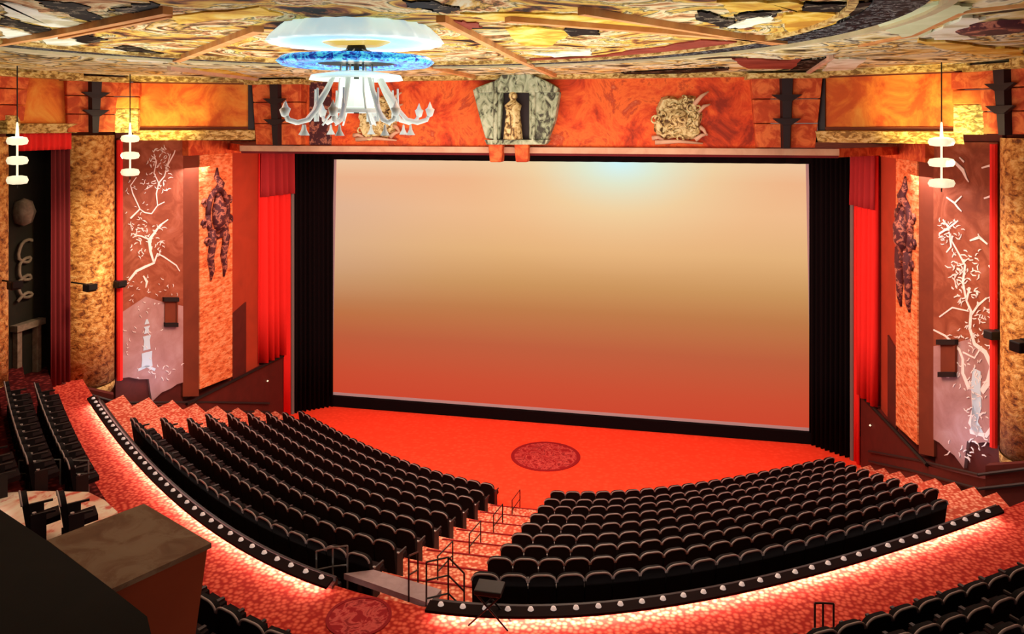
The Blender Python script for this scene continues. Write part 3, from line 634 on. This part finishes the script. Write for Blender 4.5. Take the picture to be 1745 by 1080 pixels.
for s,nm in ((-1,'left'),(1,'right')):
    t=thing('fresco_panel','glowing orange fresco panel above the %s mural'%nm,'panel',(s*12.4,-11.3,14.2),'fresco panels')
    A,B=(s*10.5,-10.25),(s*14.35,-12.3)
    wallslab(A,B,14.6,16.45,.2,s).build('fresco','orange',t)
    for zz,th in ((14.62,.10),(16.38,.12)):
        wallslab((A[0],A[1]-.08),(B[0],B[1]-.08),zz,zz+th,.12,s).build('frame','brownpier',t)
    wallslab((A[0],A[1]-.08),(s*10.7,-10.45),14.6,16.45,.12,s).build('frame','spine',t)
    # flared ledge below
    n=(s*-.12,-.25)
    MB().loft([(A[0],A[1],14.2),(B[0],B[1],14.2),(B[0],B[1],14.6),(A[0],A[1],14.6)],[(A[0],A[1]-.05,14.2),(B[0],B[1]-.05,14.2),(B[0]+n[0],B[1]+n[1],14.58),(A[0]+n[0],A[1]+n[1],14.58)]).build('ledge','gold2',t)
    # lit capital
    t=thing('lit_capital','brightly lit stone capital above the pendant lamp on the %s'%nm,'capital',(s*14.5,-12.5,14.3),'lit capitals')
    MB().box((s*14.45,-12.55,14.95),(.8,.6,.9),s*-.5).build('lower_block','gold2',t,bevel=.03)
    MB().box((s*14.45,-12.55,15.62),(.84,.64,.42),s*-.5).build('middle_block','orange',t,bevel=.03)
    MB().box((s*14.45,-12.55,16.12),(.9,.68,.5),s*-.5).build('upper_block','redstone',t,bevel=.03)
    pilaster((s*15.35,-13.45),s*-1.05,1.7,1.9,14.5,16.5,'dark red pilaster with spine above the gilded column on the %s'%nm,dep=.35)
    struct(wallslab((s*16.0,-14.0),(s*16.4,-16.5),14.5,16.6,.3,s).build('wall_'+nm,'brownpier'))
t=thing('fresco_panel','orange fresco panel above the curtained doorway at far left','panel',(-16,-15,14.5),'fresco panels')
wallslab((-15.55,-13.9),(-15.95,-16.05),14.85,16.4,.2,-1).build('fresco','orange',t)
MB().loft([(-15.55,-13.9,14.5),(-15.95,-16.05,14.5),(-15.95,-16.05,14.85),(-15.55,-13.9,14.85)],[(-15.5,-13.9,14.5),(-15.9,-16.05,14.5),(-15.65,-16.05,14.83),(-15.25,-13.9,14.83)]).build('ledge','gold2',t)
pilaster((-15.95,-16.9),1.4,1.5,1.7,14.9,16.5,'red stone pilaster cut off at the top left',spine=False,dep=.3)
tag(MB().box((-15.8,-16.6,14.8),(.5,.5,.6)).build('lit_capital','gold2'),'pale lit capital at the far left edge','capital')
# ------------------------------------------------------------------ sculptures on the frieze
def F(x,z,e=0): return (x,FY-.1-e,z)
t=thing('statue_shrine','weathered jade stone shrine with a standing figure above the screen','relief',(0,FY-.4,13.5))
def fz(u,v): q=onplane(u,v,(0,FY-.35,0),(0,1,0)); return q.x,q.z
for side_pts,nm in (([(806,152),(858,150),(852,238),(828,236),(818,200)],'wing'),([(902,150),(954,156),(946,205),(932,240),(902,238)],'wing')):
    pl=[fz(u,v) for u,v in side_pts]
    MB().loft([(x,FY+.05,z) for x,z in pl],[(x,FY-.5,z) for x,z in pl]).build(nm,'jade',t,bevel=.06)
bk=[fz(u,v) for u,v in ((846,140),(912,140),(912,240),(846,240))]
MB().loft([(x,FY+.05,z) for x,z in bk],[(x,FY-.22,z) for x,z in bk]).build('niche_back','spine',t)
cap=[fz(u,v) for u,v in ((812,150),(845,138),(862,124),(905,126),(935,140),(952,150),(950,158),(810,158))]
MB().loft([(x,FY+.05,z) for x,z in cap],[(x,FY-.6,z) for x,z in cap]).build('canopy','jade',t,bevel=.05)
for u0,u1 in ((842,850),(906,914)):
    c=fz((u0+u1)/2,240),fz((u0+u1)/2,150); MB().tube([(c[0][0],FY-.55,c[0][1]),(c[1][0],FY-.55,c[1][1])],.08,8).build('colonnette','jade',t)
fx,fb=fz(875,238); fx2,ft=fz(876,160)
MB().lathe([(.0,0),(.34,.02),(.30,.5),(.24,1.0),(.30,1.25),(.12,1.42),(.10,1.46),(.15,1.55),(.15,1.66),(.08,1.76),(0,1.8)],(fx,FY-.5,fb),14,5,.08).build('figure','crest',t,True)
for u0,u1 in ((833,856),(877,900)):
    a=[fz(u,v) for u,v in ((u0,243),(u1+2,243),(u1,276),(u0+3,276))]
    MB().loft([(x,FY-.05,z) for x,z in a],[(x,FY-.55,z) for x,z in a]).build('corbel','redstone',t,bevel=.05)
a=[fz(u,v) for u,v in ((828,238),(936,238),(930,246),(832,246))]
MB().loft([(x,FY-.0,z) for x,z in a],[(x,FY-.62,z) for x,z in a]).build('shelf','jade',t)
def crest(cu,cv,label,seed):
    rd=random.Random(seed); q=onplane(cu,cv,(0,FY-.1,0),(0,1,0)); cx,cz=q.x,q.z
    t=thing('gilded_crest',label,'relief',(cx,FY-.1,cz-.95),'gilded crests')
    out=[]; n=28
    for i in range(n):
        a=2*math.pi*i/n; r=(.86+.10*math.cos(4*a)*-1)+rd.uniform(-.09,.09); out.append((cx+r*math.cos(a)*.98,cz+r*math.sin(a)))
    MB().loft([(x,FY+.05,z) for x,z in out],[(cx+(x-cx)*.88,FY-.16,cz+(z-cz)*.88) for x,z in out]).build('body','crest',t)
    w=MB()
    for i in range(26):   # curling scrolls in relief
        a=rd.uniform(0,6.28); r=rd.uniform(.35,.8); x0=cx+r*math.cos(a); z0_=cz+r*math.sin(a); rr=rd.uniform(.10,.2); s0=rd.uniform(0,6)
        w.tube([(x0+rr*(1-j*.06)*math.cos(s0+j*.6),FY-.2,z0_+rr*(1-j*.06)*math.sin(s0+j*.6)) for j in range(8)],.035,5)
    w.build('scrolls','crest',t,True)
    b=MB().lathe([(0,.22),(.25,.16),(.36,0)],(0,0,0),12).build('boss','crest',t,True)
    b.matrix_parent_inverse=Matrix.Identity(4); b.location=(0,-.1,.95); b.rotation_euler=(math.radians(90),0,0)
    for (dx,dz,ex,ez) in ((.55,.5,1.05,.95),(.7,.25,1.1,.5),(.75,-.3,1.0,-.6),(-.9,-.7,-.5,-.75),(-.8,-.85,.85,-.88),(.6,-.75,1.02,-.55)):
        MB().tube([(cx+dx,FY-.12,cz+dz),(cx+(dx+ex)/2,FY-.16,cz+(dz+ez)/2+.06),(cx+ex,FY-.12,cz+ez)],[.09,.07,.03],6).build('scroll_tip','cream',t,True)
crest(1155,202,'pale gold carved crest on the red frieze right of the shrine',2)
crest(640,200,'pale gold carved crest on the red frieze behind the chandelier',9)
# far left landing behind the cross aisle, bright lighting painted into its colour
M['landing']=noisy('landing_painted_brightness',[(0,(.5,.05,.04)),(.40,(.62,.12,.08)),(.46,(.78,.55,.42)),(.6,(.82,.74,.60)),(.68,(.6,.10,.08)),(1,(.8,.7,.6))],1.6,4,.8,vs=(1,.5,1),dist=.6)
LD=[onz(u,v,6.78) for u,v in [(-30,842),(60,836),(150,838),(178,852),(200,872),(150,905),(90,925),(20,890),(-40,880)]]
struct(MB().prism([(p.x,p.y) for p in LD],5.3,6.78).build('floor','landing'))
# ------------------------------------------------------------------ ceiling
CZ=16.62
struct(MB().prism([(-17.6,-9.2),(-17.6,-37),(17.6,-37),(17.6,-9.2)],CZ,CZ+.3).build('ceiling','ceil'))
def ceil_strip(pts,w,m,label,name='ceiling_beam',h=.12,cat='beam',zb=0):
    mb=MB(); pts=[Vector(p) for p in pts]; L=[];R=[]
    for i,p in enumerate(pts):
        a=pts[max(i-1,0)];b=pts[min(i+1,len(pts)-1)]; d=(b-a).normalized(); n=Vector((-d.y,d.x))*w/2; L.append(p+n);R.append(p-n)
    for i in range(len(pts)-1):
        q=[L[i],L[i+1],R[i+1],R[i]]; mb.loft([(p.x,p.y,CZ-h-zb) for p in q],[(p.x,p.y,CZ-.0) for p in q])
    o=mb.build(name,m); tag(o,label,cat); return o
for pts,w,l in (([(-9.5,-23.6),(-6.05,-25.32),(-1.97,-27.56)],.16,'pinkish ceiling beam at the far left, nearest the top'),
  ([(-6.3,-24.9),(-2.2,-27.2)],.10,'thin pinkish beam beside the nearest left ceiling beam'),
  ([(-7.6,-19.35),(-1.79,-25.19)],.20,'pinkish ceiling beam running from left wall to chandelier'),
  ([(3.0,-25.6),(7.3,-21.7),(8.0,-20.9)],.20,'gold ceiling beam running right from the chandelier'),
  ([(4.3,-26.2),(7.84,-20.77)],.14,'orange ceiling beam just beyond the gold one'),
  ([(1.9,-25.8),(1.62,-18.0),(1.51,-10.6)],.16,'brown ceiling beam leading from chandelier to shrine'),
  ([(-1.9,-24),(-1.6,-18.0),(-1.5,-10.6)],.16,'brown ceiling beam behind the chandelier arms'),
  ([(10.12,-10.6),(9.73,-16.7)],.12,'pale beaded ceiling rib near the right frieze pilaster'),
  ([(-10.12,-10.6),(-9.73,-16.7)],.12,'pale beaded ceiling rib near the left frieze pilaster')):
    ceil_strip(pts,w,'rib' if 'pale' not in l else 'cream',l)
ring=[(9.0*math.cos(a),-25+9.0*math.sin(a)) for a in [math.radians(d) for d in range(-30,211,5)]]
ceil_strip(ring,.75,'band','wide black lattice ring around the painted ceiling',name='ceiling_ring',h=.06,cat='ring')
ring=[(8.35*math.cos(a),-25+8.35*math.sin(a)) for a in [math.radians(d) for d in range(-30,211,5)]]
ceil_strip(ring,.12,'gold2','thin gilded ring inside the black lattice ring',name='ceiling_ring',h=.10,cat='ring')
ring=[(9.65*math.cos(a),-25+9.65*math.sin(a)) for a in [math.radians(d) for d in range(-30,211,5)]]
ceil_strip(ring,.14,'plaster','thin cream ring outside the black lattice ring',name='ceiling_ring',h=.10,cat='ring')
CEIL=[o for o in D.objects if o.name=='ceiling'][0]
M['p_black']=noisy('black_ceiling_paint',[(0,(.002,.002,.002)),(.56,(.004,.004,.004)),(.6,(.25,.2,.14)),(.64,(.003,.003,.003)),(1,(.006,.006,.006))],3.0,5,.6,dist=.5)
M['p_cream']=noisy('cream_ceiling_paint',[(0,(.25,.22,.12)),(.36,(.55,.50,.32)),(.5,(.80,.80,.66)),(.7,(.86,.88,.78)),(1,(.5,.45,.25))],1.1,7,.6,dist=.5)
M['p_gold']=noisy('golden_ceiling_paint',[(0,(.2,.07,.02)),(.38,(.5,.24,.03)),(.5,(.72,.45,.06)),(.62,(.8,.62,.2)),(1,(.4,.16,.03))],1.3,7,.6,dist=.5)
M['p_red']=noisy('red_brown_ceiling_paint',[(0,(.06,.012,.01)),(.5,(.25,.045,.03)),(1,(.5,.13,.08))],1.3,6,.6,dist=.5)
M['p_green']=noisy('pale_green_ceiling_paint',[(0,(.5,.5,.25)),(.5,(.62,.70,.45)),(1,(.8,.82,.6))],1.0,6,.6,dist=.5)
PANELS=[('p_black',[(0,25),(35,36),(96,52),(71,59),(0,41)]),('p_black',[(69,0),(137,5),(176,30),(148,36),(82,11)]),('p_black',[(190,14),(262,2),(265,18),(230,20),(190,20)]),
 ('p_black',[(102,58),(137,56),(176,66),(143,74)]),('p_black',[(190,80),(217,77),(302,95),(292,103),(264,99)]),
 ('p_cream',[(0,3),(40,8),(100,30),(148,38),(105,46),(60,40),(0,22)]),('p_cream',[(0,45),(60,58),(28,67),(0,62)]),('p_cream',[(72,62),(105,60),(143,73),(82,82)]),
 ('p_cream',[(176,82),(209,85),(264,99),(286,106),(220,104)]),('p_gold',[(325,116),(385,119),(451,135),(357,126)]),('p_gold',[(290,24),(440,10),(480,22),(300,38)]),
 ('p_black',[(690,0),(735,0),(784,12),(762,20),(740,18),(732,12),(700,12)]),('p_red',[(770,33),(813,37),(816,44),(790,53)]),
 ('p_gold',[(790,22),(909,20),(1020,24),(1130,40),(1130,50),(1020,38),(909,33),(823,30)]),('p_gold',[(858,47),(887,42),(914,44),(959,49),(971,57),(934,79),(887,74)]),
 ('p_black',[(959,40),(1015,44),(1023,57),(971,59)]),('p_cream',[(902,90),(946,89),(1008,83),(1008,92),(946,95)]),
 ('p_red',[(902,99),(1008,96),(1070,86),(1130,78),(1192,66),(1283,71),(1169,89),(1130,96),(1045,103),(946,108)]),('p_black',[(1057,122),(1130,118),(1240,114),(1240,118),(1130,126),(1070,127)]),
 ('p_black',[(1187,18),(1210,17),(1247,32),(1265,46),(1228,44),(1189,30)]),('p_black',[(1247,25),(1279,18),(1331,14),(1320,25),(1306,22),(1260,32)]),
 ('p_cream',[(1233,44),(1274,28),(1318,23),(1320,32),(1270,44)]),('p_gold',[(1226,0),(1364,0),(1364,14),(1329,12),(1274,14),(1247,17)]),
 ('p_gold',[(1330,24),(1375,16),(1440,23),(1420,42),(1345,54),(1335,37)]),('p_black',[(1366,2),(1500,0),(1500,23),(1476,32),(1444,18),(1370,14)]),
 ('p_red',[(1247,98),(1283,99),(1343,102),(1366,99),(1352,115),(1274,115)]),('p_black',[(1366,101),(1407,96),(1370,124),(1343,119)]),
 ('p_cream',[(1419,97),(1476,99),(1450,118),(1400,120)]),('p_green',[(1511,18),(1598,2),(1657,4),(1637,23),(1598,40),(1568,59),(1538,59),(1507,49),(1489,30)]),
 ('p_cream',[(1578,57),(1641,26),(1677,28),(1633,49),(1657,63),(1598,63)]),('p_gold',[(1558,65),(1617,68),(1697,79),(1745,81),(1745,91),(1657,89),(1598,79)])]
rdp=random.Random(11)
for k_,(m_,pl) in enumerate(PANELS):
    P3=[onz(u,v,CZ) for u,v in pl]; out=[]
    for i in range(len(P3)):
        a=P3[i]; b=P3[(i+1)%len(P3)]
        for j in range(5): q=a.lerp(b,j/5); out.append((q.x+rdp.uniform(-.05,.05),q.y+rdp.uniform(-.12,.12)))
    MB().prism(out,CZ-.015-.0012*k_,CZ).build('painted_panel',m_,CEIL)
# oval medallion top right and its orange border
mo=MB().lathe([(0,-.05),(.5,-.10),(.62,0)],(0,0,0),24); o=mo.build('ceiling_rosette','carve',None,True); o.location=(11.55,-22.3,CZ); o.scale=(1.1,1.5,1); tag(o,'dark carved oval rosette on the pale ceiling at top right','rosette')
ceil_strip([(9.9,-19.2),(10.43,-21.4),(10.24,-24.6),(11.4,-25.6),(12.8,-24.6)],.12,'rib','curved brown border around the oval ceiling rosette',name='ceiling_border',h=.05,cat='border')
# wall crown mouldings where ceiling meets walls
for s,nm in ((-1,'left'),(1,'right')):
    struct(wallslab((s*10.4,-10.35),(s*14.5,-12.55),16.42,16.64,.35,-s).build('trim_5','gold2'))
    struct(wallslab((s*15.2,-14.3),(s*15.9,-18),16.38,16.64,.4,-s).build('trim_5','gold2'))
struct(MB().box((0,FY-.15,16.55),(18.5,.5,.18)).build('trim_5','gold2'))
# ------------------------------------------------------------------ chandelier
cq=onz(612,70,16.5); CHX,CHY=-.05,-24.75
t=thing('chandelier','large white chandelier with lit shade, blue ring and curving arms','chandelier',(CHX,CHY,14.0))
C3=(CHX,CHY,0)
o=MB().lathe([(1.30,16.61),(1.50,16.42),(1.58,16.30),(1.50,16.27),(.5,16.33),(.2,16.36)],C3,96,24,.03).build('ceiling_shade','shade',t,True); o['label']='glowing pale blue-white scalloped shade'
MB().lathe([(.52,16.315),(.36,16.24),(.12,16.28)],C3,24,2,.25).build('amber_glow','amber',t,True)
MB().lathe([(0,16.3),(.14,16.3),(.22,16.12),(.05,16.0),(.05,15.0)],C3,12).build('stem','black',t,True)
o=MB().lathe([(.72,15.98),(.8,16.05),(1.35,16.03),(1.44,15.95),(1.35,15.88),(.8,15.9),(.72,15.98)],C3,48).build('blue_ring','blue',t,True)
MB().lathe([(.2,15.95),(.7,15.97),(.7,15.92),(.2,15.90)],C3,32).build('ring_hub','black',t)
sp=MB()
for i in range(8):
    a=2*math.pi*i/8+.2; sp.tube([(CHX+.1*math.cos(a),CHY+.1*math.sin(a),16.2),(CHX+.75*math.cos(a),CHY+.75*math.sin(a),15.98)],.015,5)
sp.build('ring_spokes','white',t)
MB().lathe([(.30,15.78),(.82,15.70),(.86,15.62),(.3,15.66)],C3,32).build('crown','lantern',t,True)
o=MB().lathe([(0,15.62),(.30,15.62),(.33,15.12),(.36,15.08),(0,15.10)],C3,24).build('lantern','lantern',t); o['label']='glowing lantern glass'
lf=MB()
for i in range(6):
    a=2*math.pi*i/6+.3
    lf.tube([(CHX+.28*math.cos(a),CHY+.28*math.sin(a),15.95),(CHX+.32*math.cos(a),CHY+.32*math.sin(a),15.4),(CHX+.40*math.cos(a),CHY+.40*math.sin(a),15.1),(CHX+.62*math.cos(a),CHY+.62*math.sin(a),14.78)],.02,6)
lf.build('lantern_frame','white',t,True)
MB().lathe([(.36,15.10),(.46,15.07),(.46,15.01),(.36,15.03)],C3,32).build('lantern_rim','white',t)
for i in range(8):
    a=2*math.pi*i/8+.12; ca,sa=math.cos(a),math.sin(a)
    def Q(r,z): return (CHX+r*ca,CHY+r*sa,z)
    arm=MB().tube([Q(.45,15.68),Q(.60,15.4),Q(.72,15.22),Q(.80,15.05),Q(.95,14.88),Q(1.15,14.83),Q(1.32,14.88),Q(1.38,15.0)],[.035,.045,.055,.045,.045,.045,.04,.025],8).build('arm','white',t,True)
    MB().lathe([(0,14.93),(.05,14.95),(.09,15.07),(.05,15.1),(0,15.22)],Q(1.38,0),10).build('cup','white',arm,True)
    b=MB().lathe([(0,14.80),(.02,14.78),(.03,14.70),(.085,14.60),(0,14.60)],Q(1.02,0),10).build('bell','white',arm,True)
    b=MB().tube([Q(.78,15.45),Q(.78,14.85)],[.02,.03],6).build('candle','white',arm,True)
light('chandelier_glow','POINT',(CHX,CHY,15.5),None,60,(1,.95,.8),.5)
# ------------------------------------------------------------------ three-tier pendant lamps
def pendant(x,y,label,zt=14.55):
    t=thing('pendant_lamp',label,'lamp',(x,y,12.9),'pendant lamps')
    MB().tube([(x,y,16.6),(x,y,zt-1.7)],.018,6).build('cord','black',t)
    MB().lathe([(0,zt+.35),(.03,zt+.3),(.05,zt-.1),(.03,zt-.2),(.03,zt-1.55),(0,zt-1.6)],(x,y,0),10).build('stem','lamp',t,True)
    for i in range(3):
        z=zt-.25-i*.6
        MB().lathe([(0,z-.13),(.14,z-.13),(.27,z-.10),(.31,z+.0),(.27,z+.10),(.14,z+.13),(0,z+.13)],(x,y,0),24,4,.20).build('glass_tier','lamp',t,True)
    light('pendant_glow','POINT',(x,y,zt-.0),None,60,(1,.85,.45),.35)
pendant(13.3,-13.7,'glowing three-tier pendant lamp hanging before the right mural')
pendant(-13.3,-13.9,'glowing three-tier pendant lamp hanging before the left mural')
pendant(-14.0,-18.05,'glowing three-tier pendant lamp nearest the left edge')
# ------------------------------------------------------------------ little theatre spotlights on the columns
def spotl(p,rz,label):
    t=thing('spotlight',label,'spotlight',p,'column spotlights')
    MB().box((p[0],p[1],p[2]),(.34,.34,.26),rz).build('body','black',t,bevel=.03)
    MB().box((p[0]+.2*math.cos(rz),p[1]+.2*math.sin(rz),p[2]+.05),(.14,.3,.2),rz).build('barn_door','black',t)
    MB().tube([(p[0],p[1],p[2]+.1),(p[0]+(.75 if p[0]>0 else -.75),p[1],p[2]+.16)],.03,6).build('bracket','black',t)
CPN=(.975,.22,0)
def onwall(u,v,s,e=.75):
    return onplane(u,v,(s*(15.78-e),-12.8,0),(1.78,.44*-s if s>0 else .44,0))
for (u,v,s,l) in ((152,490,-1,'black spotlight on the middle of the left gilded column'),(203,484,-1,'black spotlight between left column and mural'),(1690,570,1,'black spotlight beside the right gilded column'),(1738,590,1,'black spotlight at the right edge on the gilded column')):
    q=onwall(u,v,s); spotl(tuple(q),.4*s,l)
q=onplane(24,486,(-15.3,-16.2,0),(1,0,0)); spotl(tuple(q),-.4,'black spotlight beside the far left gilded column')
light('column_glow','POINT',tuple(onwall(180,470,-1,.7)),None,9,(1,.85,.6),.1)
light('column_glow','POINT',tuple(onwall(1712,555,1,.7)),None,9,(1,.85,.6),.1)
# ------------------------------------------------------------------ handrails
def rail(pts,label,h=.9,nb=2,group=None,r=.018,m='black'):
    """pts: list of (x,y,zfloor)"""
    t=thing('handrail',label,'handrail',pts[0],group)
    for p in pts: MB().tube([p,(p[0],p[1],p[2]+h)],r*1.1,6).build('post',m,t)
    for j in range(nb):
        MB().tube([(p[0],p[1],p[2]+h*(1-j*.42)) for p in pts],r,6).build('rail',m,t)
    return t
ords=['lowest','second lowest','middle','second highest','highest']
for i,(ka) in enumerate((0,2,4,6)):
    x=-.05+.12*ka/2; ys=(YH[ka]+.1,YH[ka+1]+.5)
    rail([(x,ys[0],ZT[ka]),(x,ys[1],ZT[ka+1]-.3)],'thin black handrail on the central stairs, %s of the flight'%ords[i if i<3 else 3],.85,3,'central stair handrails')
rail([(.35,-22.4,4.75),(.6,-23.7,5.4)],'thin black handrail at the very top of the central stairs',.9,2)
rail([(.98,-23.75,5.4),(1.35,-23.5,5.4),(1.62,-23.3,5.0)],'square black guard rail at the right of the stair head',.85,3)
rail([(-1.75,-22.9,4.75),(-1.35,-22.95,4.9),(-1.0,-23.0,5.0)],'square grey guard rail at the left of the stair head',.95,2,m='rail')
q=[onz(u,v,6.0) for u,v in ((32,838),(68,838),(102,836))]
rail([tuple(p) for p in q],'grey guard rail in front of the far left chairs',.75,2,m='rail')
q=[onz(u,v,6.0) for u,v in ((122,838),(150,838))]
rail([tuple(p) for p in q],'short grey guard rail beside the cross aisle at far left',.75,2,m='rail')
q=[onz(u,v,5.4) for u,v in ((1388,1078),(1402,1078),(1420,1079))]
rail([tuple(p) for p in q],'small dark guard rail at the bottom right of the cross aisle',.55,1)
# folding stand
q=onz(834,1062,5.4); t=thing('folding_stand','black folding stand with crossed legs in the cross aisle','stand',tuple(q))
for a,b in (((-.38,0),(.22,.55)),((.38,0),(-.22,.55))):
    for dy in (-.14,.14): MB().tube([(q.x+a[0],q.y+dy,q.z),(q.x+b[0],q.y+dy,q.z+.6)],.018,6).build('leg','black',t)
MB().box((q.x,q.y,q.z+.66),(.52,.4,.1)).build('seat','black',t,bevel=.02)
# ------------------------------------------------------------------ projection box and booth parapet close to the camera
ZB=12.2
c=[onz(u,v,ZB) for u,v in ((80,920),(245,858),(360,925),(190,1003))]
t=thing('projection_box','box with stained plywood top and red-brown side at lower left','box',tuple(c[3]-Vector((0,0,1.6))))
MB().prism([(p.x,p.y) for p in c],ZB-.03,ZB).build('top','boxtop',t)
ins=sum(c,Vector())/4; d=[p.lerp(ins,.03) for p in c]; e=[p.lerp(ins,.05) for p in c]; f_=[p.lerp(ins,.42) for p in c]
low=[(p.x,p.y,ZB-1.4) for p in f_]; MB().loft([(p.x,p.y,ZB-.03) for p in e],low).build('body','boxside',t)
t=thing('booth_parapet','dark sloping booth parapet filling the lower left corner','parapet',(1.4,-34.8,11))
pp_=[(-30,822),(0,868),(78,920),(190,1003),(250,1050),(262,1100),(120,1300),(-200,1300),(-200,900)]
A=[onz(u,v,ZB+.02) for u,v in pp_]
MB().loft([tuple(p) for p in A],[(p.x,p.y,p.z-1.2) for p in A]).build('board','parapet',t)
